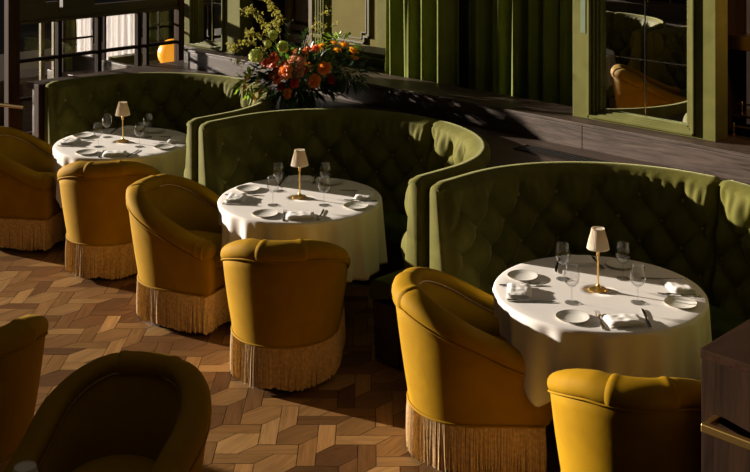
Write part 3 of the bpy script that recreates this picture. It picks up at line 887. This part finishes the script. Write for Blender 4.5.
def curved(outline, zf, th, name):
    """flat cutlery outline (x along length) extruded with a height profile"""
    mb = MB(); n = len(outline)
    V = [(x, y, zf(x)) for x, y in outline] + [(x, y, zf(x) + th) for x, y in outline]
    F_ = [tuple(range(n))[::-1], tuple(range(n, 2 * n))] + [(i, (i + 1) % n, n + (i + 1) % n, n + i) for i in range(n)]
    mb.add(V, F_); return mb
def knife_proto():
    r = empty('table_knife')
    hl = [(-.105, -.0065), (-.10, -.008), (-.06, -.007), (-.01, -.005), (0, -.0045), (0, .0045), (-.01, .005), (-.06, .007), (-.10, .008), (-.105, .0065)]
    MB().prism(hl, .0, .006).make('handle', STEEL, r)
    bl = [(0, -.004), (.02, -.0085), (.07, -.0095), (.10, -.007), (.115, .002), (.112, .004), (0, .004)]
    MB().prism(bl, .002, .0038).make('blade', STEEL, r)
    return r
def fork_proto():
    r = empty('table_fork')
    zf = lambda x: .001 + .006 * math.exp(-((x - .03) / .03) ** 2) + (.006 * max(0, x - .06) / .04)
    hl = []
    xs = [-.10, -.095, -.07, -.03, 0, .02, .035]; ws = [.004, .0075, .0065, .003, .0022, .0025, .006]
    up = [(x, w_) for x, w_ in zip(xs, ws)]; ol = up + [(x, -w_) for x, w_ in up[::-1]]
    curved(ol, zf, .0022, 'h').make('handle', STEEL, r)
    mb = MB()
    ol = [(.035, .006), (.045, .0105), (.056, .0115), (.056, -.0115), (.045, -.0105), (.035, -.006)]
    m0 = curved(ol, zf, .0022, 'h'); mb.add(m0.V, m0.F)
    for k in range(4):
        y = -.0097 + k * .00647
        m0 = curved([(.055, y - .0017), (.075, y - .0017), (.098, y - .0008), (.098, y + .0008), (.075, y + .0017), (.055, y + .0017)], zf, .002, 'h'); mb.add(m0.V, m0.F)
    mb.make('tines', STEEL, r)
    return r
P = dict(lamp=lamp_proto(), glass=glass_proto(), plate=plate_proto(), napkin=napkin_proto(), knife=knife_proto(), fork=fork_proto())
first = dict.fromkeys(P, True)
def place(kind, loc, rz, label, cat, group):
    o = P[kind]
    if first[kind]: first[kind] = False
    else: o = dup(o)
    o.location = loc; o.rotation_euler = (0, 0, rz); return tag(o, label, cat, group)
SEATN = {-45: 'front', 45: 'right', 135: 'rear', -135: 'left'}
def settings(T, tn, seats):
    place('lamp', (T[0] - .005, T[1], ZT), 0, 'small brass table lamp with pleated cream shade on the %s table' % tn, 'lamp', 'table lamps')
    for a in seats:
        rnd = random.Random(int(T[0] * 100) + a)
        e = Vector((math.cos(rad(a)), math.sin(rad(a)))); t = Vector((-e.y, e.x)); sn = SEATN[a]
        def P_(r, q, z=ZT): return (T[0] + e.x * r + t.x * q, T[1] + e.y * r + t.y * q, z)
        j = lambda k=.006: rnd.uniform(-k, k)
        place('napkin', P_(.385 + j(), .03 + j(), ZT), rad(a) + PI / 2 + j(.15), 'folded white napkin at the %s place of the %s table' % (sn, tn), 'napkin', 'folded napkins')
        place('plate', P_(.335 + j(), -.178 + j()), 0, 'small cream side plate at the %s place of the %s table' % (sn, tn), 'plate', 'side plates')
        place('glass', P_(.150 + j(), .148 + j()), j(3), 'clear stemmed wine glass at the %s place of the %s table' % (sn, tn), 'glass', 'wine glasses')
        place('knife', P_(.345 + j(), .143 + j()), rad(a) + PI + j(.12) - .12, 'steel table knife at the %s place of the %s table' % (sn, tn), 'knife', 'table knives')
        place('fork', P_(.365 + j(), -.062 + j()), rad(a) + PI + j(.08), 'steel table fork at the %s place of the %s table' % (sn, tn), 'fork', 'table forks')
settings(T1, 'far left', (-45, 45, 135, -135))
settings(T2, 'middle', (-45, 45, 135, -135))
settings(T3, 'right', (-45, 45, 135, -135))
place('lamp', (U3[0] + .03, U3[1] + .03, ZT), 0, 'pleated cream lamp shade just peeping in at the bottom left corner', 'lamp', 'table lamps')
place('lamp', (U2[0], U2[1], ZT), 0, 'small brass table lamp on the middle table across the aisle', 'lamp', 'table lamps')

# brass lantern stand on the ledge across the aisle (seen at the top of the mirror)
bl = empty('brass_stand', (-7.3, .12, 1.187), 0, 'ornate brass stand at the top of the reflection in the large mirror', 'ornament')
for dx in (-.16, .16): MB().lathe([(.008, 0), (.024, .18), (.028, .2), (.02, .22), (0, .23)], 14, (dx, 0, 0)).make('leg', BRASS, bl, True, 40)
MB().lathe([(0, .16), (.05, .17), (.07, .2), (.05, .24), (.02, .26), (0, .26)], 20).make('bowl', BRASS, bl, True, 40)
MB().box(-.24, .24, -.02, .02, .22, .245, .004).make('crossbar', BRASS, bl)
g = MB(); g.tube([(-1.2, 0, .10), (1.2, 0, .10)], .008, 8); g.tube([(-1.2, 0, .18), (1.2, 0, .18)], .008, 8)
for k in range(9): g.lathe([(.008, 0), (.006, .1), (.01, .18), (0, .2)], 8, (-1.2 + k * .3, 0, 0))
tag(g.make('brass_gallery', BRASSD, None, True, 40), 'long brass gallery rail on the sill across the aisle', 'rail').location = (-7.2, 0.02, 1.187)

# ------------------------------------------------------------------ dark service cabinet at lower right
sc = empty('service_cabinet', (-2.02, 3.68, 0), 0, 'dark oak service cabinet with a brass bar at lower right corner', 'cabinet')
CABW = wood('cabinet_oak', (.012, .006, .003), (.032, .015, .007), (30, 30, 2), rough=.6, spec=.04)
MB().box(.0, .9, .0, .66, .0, .965, .003).make('body', CABW, sc)
MB().box(-.004, .91, -.004, .66, .966, 1.0, .003).make('top', wood('cabinet_top', (.016, .007, .003), (.042, .018, .008), (20, 2, 20), rough=.55, spec=.05), sc)
g = MB(); g.box(.055, .9, -.105, -.080, .755, .785, .004); g.make('brass_bar', BRASS, sc)
MB().box(.055, .077, -.08, -.004, .757, .783, .003).make('bar_bracket', BRASS, sc)

# ------------------------------------------------------------------ flowers
FZ = 8.15
VC = world_at(304, 108, 8.3); VC.z = 1.031
vs = empty('glass_vase', VC, 0, 'clear glass vase holding the tall flower arrangement on the ledge', 'vase')
o = MB().lathe([(.0, .0), (.045, 0), (.05, .01), (.045, .05), (.04, .12), (.055, .17), (.07, .2), (.068, .2), (.053, .17), (.037, .12), (.04, .05), (.04, .012), (0, .01)], 28).make('vase_body', GLASS, vs, True, 40)
def rosette(mat, R, seed):
    rnd = random.Random(seed); mb = MB()
    for layer, (n, tilt, rr, sz) in enumerate(((3, 10, .12, .5), (4, 22, .28, .62), (5, 40, .45, .75), (6, 58, .6, .9), (7, 78, .72, 1.0), (6, 100, .78, .95))):
        for k in range(n):
            a = 2 * PI * (k + .5 * (layer % 2)) / n + rnd.uniform(-.15, .15); tl = rad(tilt + rnd.uniform(-6, 6)); rows = []
            for i in range(5):
                t = i / 4; row = []
                for j in range(5):
                    u = j / 4 * 2 - 1
                    w_ = math.sin(PI * (.15 + .75 * t)) * .42 * sz
                    bend = tl * .35 + tl * .75 * t
                    rad_ = rr * .35 + sz * .55 * t * math.sin(bend) ; z = .55 * sz * t * math.cos(bend) + (.0 if layer < 3 else -.05) - .05 * u * u
                    rad_ -= .10 * u * u * sz
                    x, y = rad_, u * w_
                    ca_, sa_ = math.cos(a), math.sin(a)
                    row.append(((x * ca_ - y * sa_) * R, (x * sa_ + y * ca_) * R, (z + .04 * rnd.uniform(-.3, .3)) * R))
                rows.append(row)
            mb.grid(rows)
    mb.lathe([(0, -.12 * R), (.14 * R, .0), (.16 * R, .2 * R), (.1 * R, .33 * R), (0, .36 * R)], 8)
    return mb.make('ranunculus', mat, None, True)
def pom(mat, R, seed, name):
    rnd = random.Random(seed); mb = MB()
    for i in range(150):
        z = 1 - 2 * (i + .5) / 150; a = i * 2.39996; q = math.sqrt(1 - z * z); n_ = Vector((q * math.cos(a), q * math.sin(a), z))
        c = n_ * R * rnd.uniform(.82, 1.0); t1 = n_.orthogonal().normalized(); t2 = n_.cross(t1); s_ = R * .16
        V = [c + n_ * s_ * .75] + [c + (t1 * math.cos(b) + t2 * math.sin(b)) * s_ for b in [2 * PI * k / 5 for k in range(5)]]
        mb.add(V, [(0, k + 1, (k + 1) % 5 + 1) for k in range(5)])
    bm = bmesh.new(); bmesh.ops.create_icosphere(bm, subdivisions=2, radius=R * .78)
    mb.add([v.co.copy() for v in bm.verts], [tuple(v.index for v in f.verts) for f in bm.faces]); bm.free()
    return mb.make(name, mat, None, True)
def star(mat, R, seed):
    rnd = random.Random(seed); mb = MB()
    for k in range(6):
        a = PI / 3 * k + rnd.uniform(-.1, .1); rows = []
        for i in range(6):
            t = i / 5; w_ = .22 * math.sin(PI * min(1, .12 + .85 * t)) * R; r_ = R * t * (1 - .15 * t); z = R * (.55 * math.sin(t * 1.9) - .15 * t * t)
            rows.append([(r_ * math.cos(a) - y * math.sin(a), r_ * math.sin(a) + y * math.cos(a), z - abs(y) * .2 * (-1)) for y in (-w_, 0, w_)])
        mb.grid(rows)
    for k in range(5):
        a = 2 * PI * k / 5; mb.tube([(0, 0, 0), (R * .2 * math.cos(a), R * .2 * math.sin(a), R * .6)], R * .02, 4)
    return mb.make('lily', mat, None, True)
VIEW = (Vector((1, -1, .5)).normalized() + Vector((-1, -.3, .2)) * .75).normalized()
def orient(o, dirv):
    o.rotation_euler = dirv.to_track_quat('Z', 'Y').to_euler()
CEN = world_at(300, 76, FZ)
fl = [  # u, v, R(m), colour, depth offset
 (272, 60, .075, 'coral', -.12), (283, 67, .06, 'coral', -.18), (292, 60, .06, 'peach', -.06), (285, 71, .075, 'orange', -.22), (299, 71, .055, 'peach', -.15),
 (277, 78, .055, 'coral', -.16), (294, 83, .045, 'red', -.2), (287, 93, .052, 'orange', -.2), (314, 81, .062, 'orange', -.22), (324, 68, .062, 'orange', -.2),
 (300, 60, .055, 'peach', -.1), (306, 50, .045, 'orange', -.05), (315, 48, .045, 'coral', .0), (302, 70, .05, 'red', -.05), (276, 70, .05, 'orange', -.05),
 (265, 63, .05, 'coral', -.05), (332, 80, .04, 'red', -.12), (330, 74, .035, 'red', -.05), (295, 52, .04, 'orange', .03), (270, 75, .04, 'orange', -.02), (280, 86, .04, 'red', -.1), (308, 66, .05, 'orange', -.02)]
protoR = {}
NM = {'coral': 'coral pink', 'orange': 'orange', 'red': 'deep red', 'peach': 'pale peach'}
for i, (u, v_, R, c, dz) in enumerate(fl):
    if c not in protoR: o = rosette(PET[c], 1.0, i); protoR[c] = o
    else: o = protoR[c].copy(); COL.objects.link(o)
    p = world_at(u, v_, FZ + dz); R *= 1.15; o.location = p; o.scale = (R, R, R)
    d = ((p - CEN).normalized() * .6 + VIEW + Vector((random.uniform(-.3, .3), random.uniform(-.3, .3), random.uniform(-.2, .3)))).normalized(); orient(o, d)
    tag(o, 'round %s ranunculus bloom in the arrangement on the ledge' % NM[c], 'flower', '%s ranunculus blooms in the arrangement' % NM[c])
protoP = None
for i, (u, v_, R) in enumerate(((256, 56, .052), (273, 35, .036), (283, 47, .045), (268, 44, .028))):
    if protoP is None: o = pom(LIME, 1.0, 3, 'snowball_bloom'); protoP = o
    else: o = protoP.copy(); COL.objects.link(o)
    o.location = world_at(u, v_, FZ - .05); o.scale = (R, R, R)
    tag(o, ['pale lime snowball bloom at the left side of the arrangement', 'small lime snowball bloom at the top left of the arrangement', 'lime snowball bloom above the coral flowers', 'tiny lime snowball bloom half hidden in the arrangement'][i], 'flower', 'lime snowball blooms')
protoS = {}
for i, (u, v_, R, c) in enumerate(((249, 79, .05, 'yolk'), (247, 88, .055, 'yolk'), (257, 98, .05, 'lily'), (262, 92, .04, 'lily'), (322, 48, .05, 'lily'), (334, 45, .05, 'lily'), (344, 47, .055, 'lily'), (352, 53, .06, 'lily'), (354, 60, .05, 'lily'), (260, 82, .045, 'yolk'), (337, 52, .045, 'lily'))):
    if c not in protoS: o = star(PET[c], 1.0, i); protoS[c] = o
    else: o = protoS[c].copy(); COL.objects.link(o)
    p = world_at(u, v_, FZ - .05 + (i % 3) * .05); o.location = p; o.scale = (R, R, R)
    orient(o, ((p - CEN).normalized() + VIEW * .8 + Vector((random.uniform(-.3, .3), 0, random.uniform(-.2, .3)))).normalized())
    if u < 290: tag(o, 'small orange and yellow lily bloom at the left of the arrangement', 'flower', 'lily blooms at the left of the arrangement')
    else: tag(o, 'orange lily bloom at the upper right of the arrangement', 'flower', 'lily blooms at the right of the arrangement')
def leaf(mb, base, tip, w_, droop=.2, seg=5):
    base = Vector(base); tip = Vector(tip); ax = tip - base; L = ax.length
    if L < 1e-4: return
    side = ax.cross(Vector((0, 0, 1)))
    if side.length < 1e-4: side = Vector((1, 0, 0))
    side.normalize(); side = (side + Vector((random.uniform(-.6, .6), random.uniform(-.6, .6), random.uniform(-.6, .6)))).normalized()
    up = side.cross(ax).normalized(); rows = []
    for i in range(seg + 1):
        t = i / seg; c = base + ax * t - Vector((0, 0, 1)) * droop * L * t * t; ww = w_ * math.sin(PI * (.05 + .93 * t)) ** .8
        rows.append([c - side * ww + up * ww * .25, c, c + side * ww + up * ww * .25])
    mb.grid(rows)
def foliage(name, mat, n, rx, rz, lmin, lmax, label, seed, center=(300, 76), depth=.22, wf=.17, cat='foliage'):
    random.seed(seed); mb = MB(); c0 = world_at(center[0], center[1], FZ + .05)
    rt = Vector((S2, S2, 0)); fw = Vector((-S2, S2, 0))
    for i in range(n):
        while True:
            a, b, c = random.uniform(-1, 1), random.uniform(-1, 1), random.uniform(-1, 1)
            if a * a + b * b + c * c < 1: break
        p = c0 + rt * a * rx + Vector((0, 0, 1)) * b * rz + fw * c * depth
        if p.z < 1.08 and abs(a) < .9: p.z = 1.08 + random.uniform(0, .1)
        d = ((p - c0).normalized() + Vector((random.uniform(-.6, .6), random.uniform(-.6, .6), random.uniform(-.5, .6)))).normalized(); L = random.uniform(lmin, lmax)
        leaf(mb, p, p + d * L, L * wf, random.uniform(0, .3))
    return tag(mb.make(name, mat, None, True), label, cat, None, 'stuff')
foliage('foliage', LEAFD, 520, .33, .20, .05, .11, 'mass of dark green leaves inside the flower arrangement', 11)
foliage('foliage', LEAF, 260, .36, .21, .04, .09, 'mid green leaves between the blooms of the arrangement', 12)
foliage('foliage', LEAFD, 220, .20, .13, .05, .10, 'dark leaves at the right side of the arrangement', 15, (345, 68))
foliage('foliage', LEAFL, 60, .10, .09, .05, .08, 'bright lime leaves at the left of the arrangement', 13, (250, 84), .08)
foliage('foliage', LEAFL, 40, .14, .05, .04, .08, 'bright lime leaves at the upper right of the arrangement', 14, (338, 43), .08)
# blossom branches
def branch(pts, name, mat, label, blobs, leafs=0, lw=.02, seed=1, r0=.004):
    random.seed(seed); P3 = [world_at(u, v_, FZ + d) for u, v_, d in pts]
    dense = []
    for i in range(len(P3) - 1):
        for k in range(6): dense.append(P3[i].lerp(P3[i + 1], k / 6) + Vector((random.uniform(-1, 1), random.uniform(-1, 1), random.uniform(-1, 1))) * .004)
    dense.append(P3[-1])
    root = empty(name, dense[0], 0, label, 'branch')
    d0 = dense[0]; dense = [p - d0 for p in dense]
    MB().tube(dense, [r0 * (1 - .7 * i / len(dense)) for i in range(len(dense))], 5).make('stem', STEM, root, True)
    mb = MB()
    for k in range(blobs):
        t = random.uniform(.25, 1); p = dense[int(t * (len(dense) - 1))] + Vector((random.gauss(0, 1), random.gauss(0, 1), random.gauss(0, 1))) * .016
        n = 4; R = random.uniform(.007, .013)
        for q in range(n):
            d = Vector((random.uniform(-1, 1), random.uniform(-1, 1), random.uniform(-1, 1))).normalized(); leaf(mb, p, p + d * R * 1.4, R * .5, 0, 2)
    if blobs: mb.make('blossom', mat, root)
    if leafs:
        mb = MB()
        for k in range(leafs):
            t = .2 + .8 * k / leafs; p = dense[int(t * (len(dense) - 1))]; ax = (dense[-1] - dense[0]).normalized()
            d = (ax * .5 + Vector((random.uniform(-1, 1), random.uniform(-1, 1), random.uniform(-.5, .8)))).normalized(); leaf(mb, p, p + d * lw * 3, lw, .1)
        mb.make('leaf', mat, root, True)
    return root
branch([(285, 60, 0), (272, 36, .05), (262, 22, .1), (252, 10, .1), (243, 12, .12)], 'blossom_branch', SPRIG, 'yellow blossom branch reaching up left from the flowers', 110, seed=2)
branch([(283, 55, 0), (279, 30, .0), (276, 12, -.05), (268, 4, -.05), (264, -4, -.05)], 'blossom_branch', SPRIG, 'yellow blossom branch rising tallest above the flowers', 120, seed=3)
branch([(275, 60, 0), (262, 36, 0), (250, 33, 0), (248, 34, .0)], 'blossom_branch', SPRIG, 'short yellow blossom branch at left above the lime bloom', 60, seed=4)
branch([(272, 60, 0), (255, 44, 0), (242, 42, .0), (236, 48, .02), (228, 45, .02)], 'blossom_branch', SPRIG, 'low yellow blossom branch reaching far left over the oak riser', 80, seed=5)
branch([(268, 62, 0), (262, 50, -.05), (272, 26, -.05), (284, 18, -.05)], 'blossom_branch', SPRIG, 'yellow blossom branch crossing the dark panel', 80, seed=6)
branch([(250, 60, .05), (240, 62, .1), (236, 62, .1)], 'blossom_branch', SPRIG, 'short sprig lying level at the far left of the arrangement', 30, seed=7)
branch([(300, 60, 0), (308, 36, 0), (318, 18, 0), (333, 9, 0)], 'leafy_branch', SPRIG, 'thin green sprig rising right in front of the cream panel', 26, seed=8, r0=.003)
branch([(300, 60, 0), (312, 34, 0), (326, 26, 0), (338, 25, 0)], 'leafy_branch', SPRIG, 'thin green sprig leaning right below the taller one', 26, seed=9, r0=.003)
branch([(300, 60, 0), (304, 40, 0), (308, 32, 0)], 'leafy_branch', LEAFD, 'dark leafed twig in the middle of the arrangement', 0, 10, .018, seed=10)
branch([(290, 55, -.1), (288, 38, -.1), (290, 20, -.1)], 'leafy_branch', EUCA, 'grey green leaf spray standing above the lime bloom', 0, 12, .018, seed=11)
branch([(345, 65, 0), (360, 66, 0), (374, 64, 0)], 'leafy_branch', LEAFD, 'dark pointed leaves sticking out to the right', 0, 10, .016, seed=12)
branch([(330, 80, -.1), (334, 90, -.1), (338, 96, -.1)], 'leafy_branch', LEAF, 'small drooping sprig below the right blooms', 12, 5, .010, seed=13)
mb = MB(); random.seed(3)
b0 = world_at(296, 108, 7.95); leaf(mb, b0, b0 + Vector((.10 * S2 * .5, -.12, -.16)), .02, .1); leaf(mb, b0 + Vector((-.03, 0, .05)), b0 + Vector((-.08, -.05, -.05)), .02, .2)
leaf(mb, b0 + Vector((0, 0, .06)), b0 + Vector((.02, -.08, -.03)), .018, .1)
tag(mb.make('drooping_leaf', LEAF, None, True), 'long yellowing leaf hanging down over the middle booth top', 'leaf')
mb = MB()
for k in range(12):
    a = 2 * PI * k / 12; mb.tube([(.02 * math.cos(a), .02 * math.sin(a), .012), (.03 * math.cos(a + 2), .03 * math.sin(a + 2), .12), (.06 * math.cos(a + 2), .06 * math.sin(a + 2), .26)], .003, 5)
o = mb.make('stem_bundle', LEAFL, None, True); o.location = VC; tag(o, 'bundle of green stems inside the glass vase', 'stems', None, 'stuff')
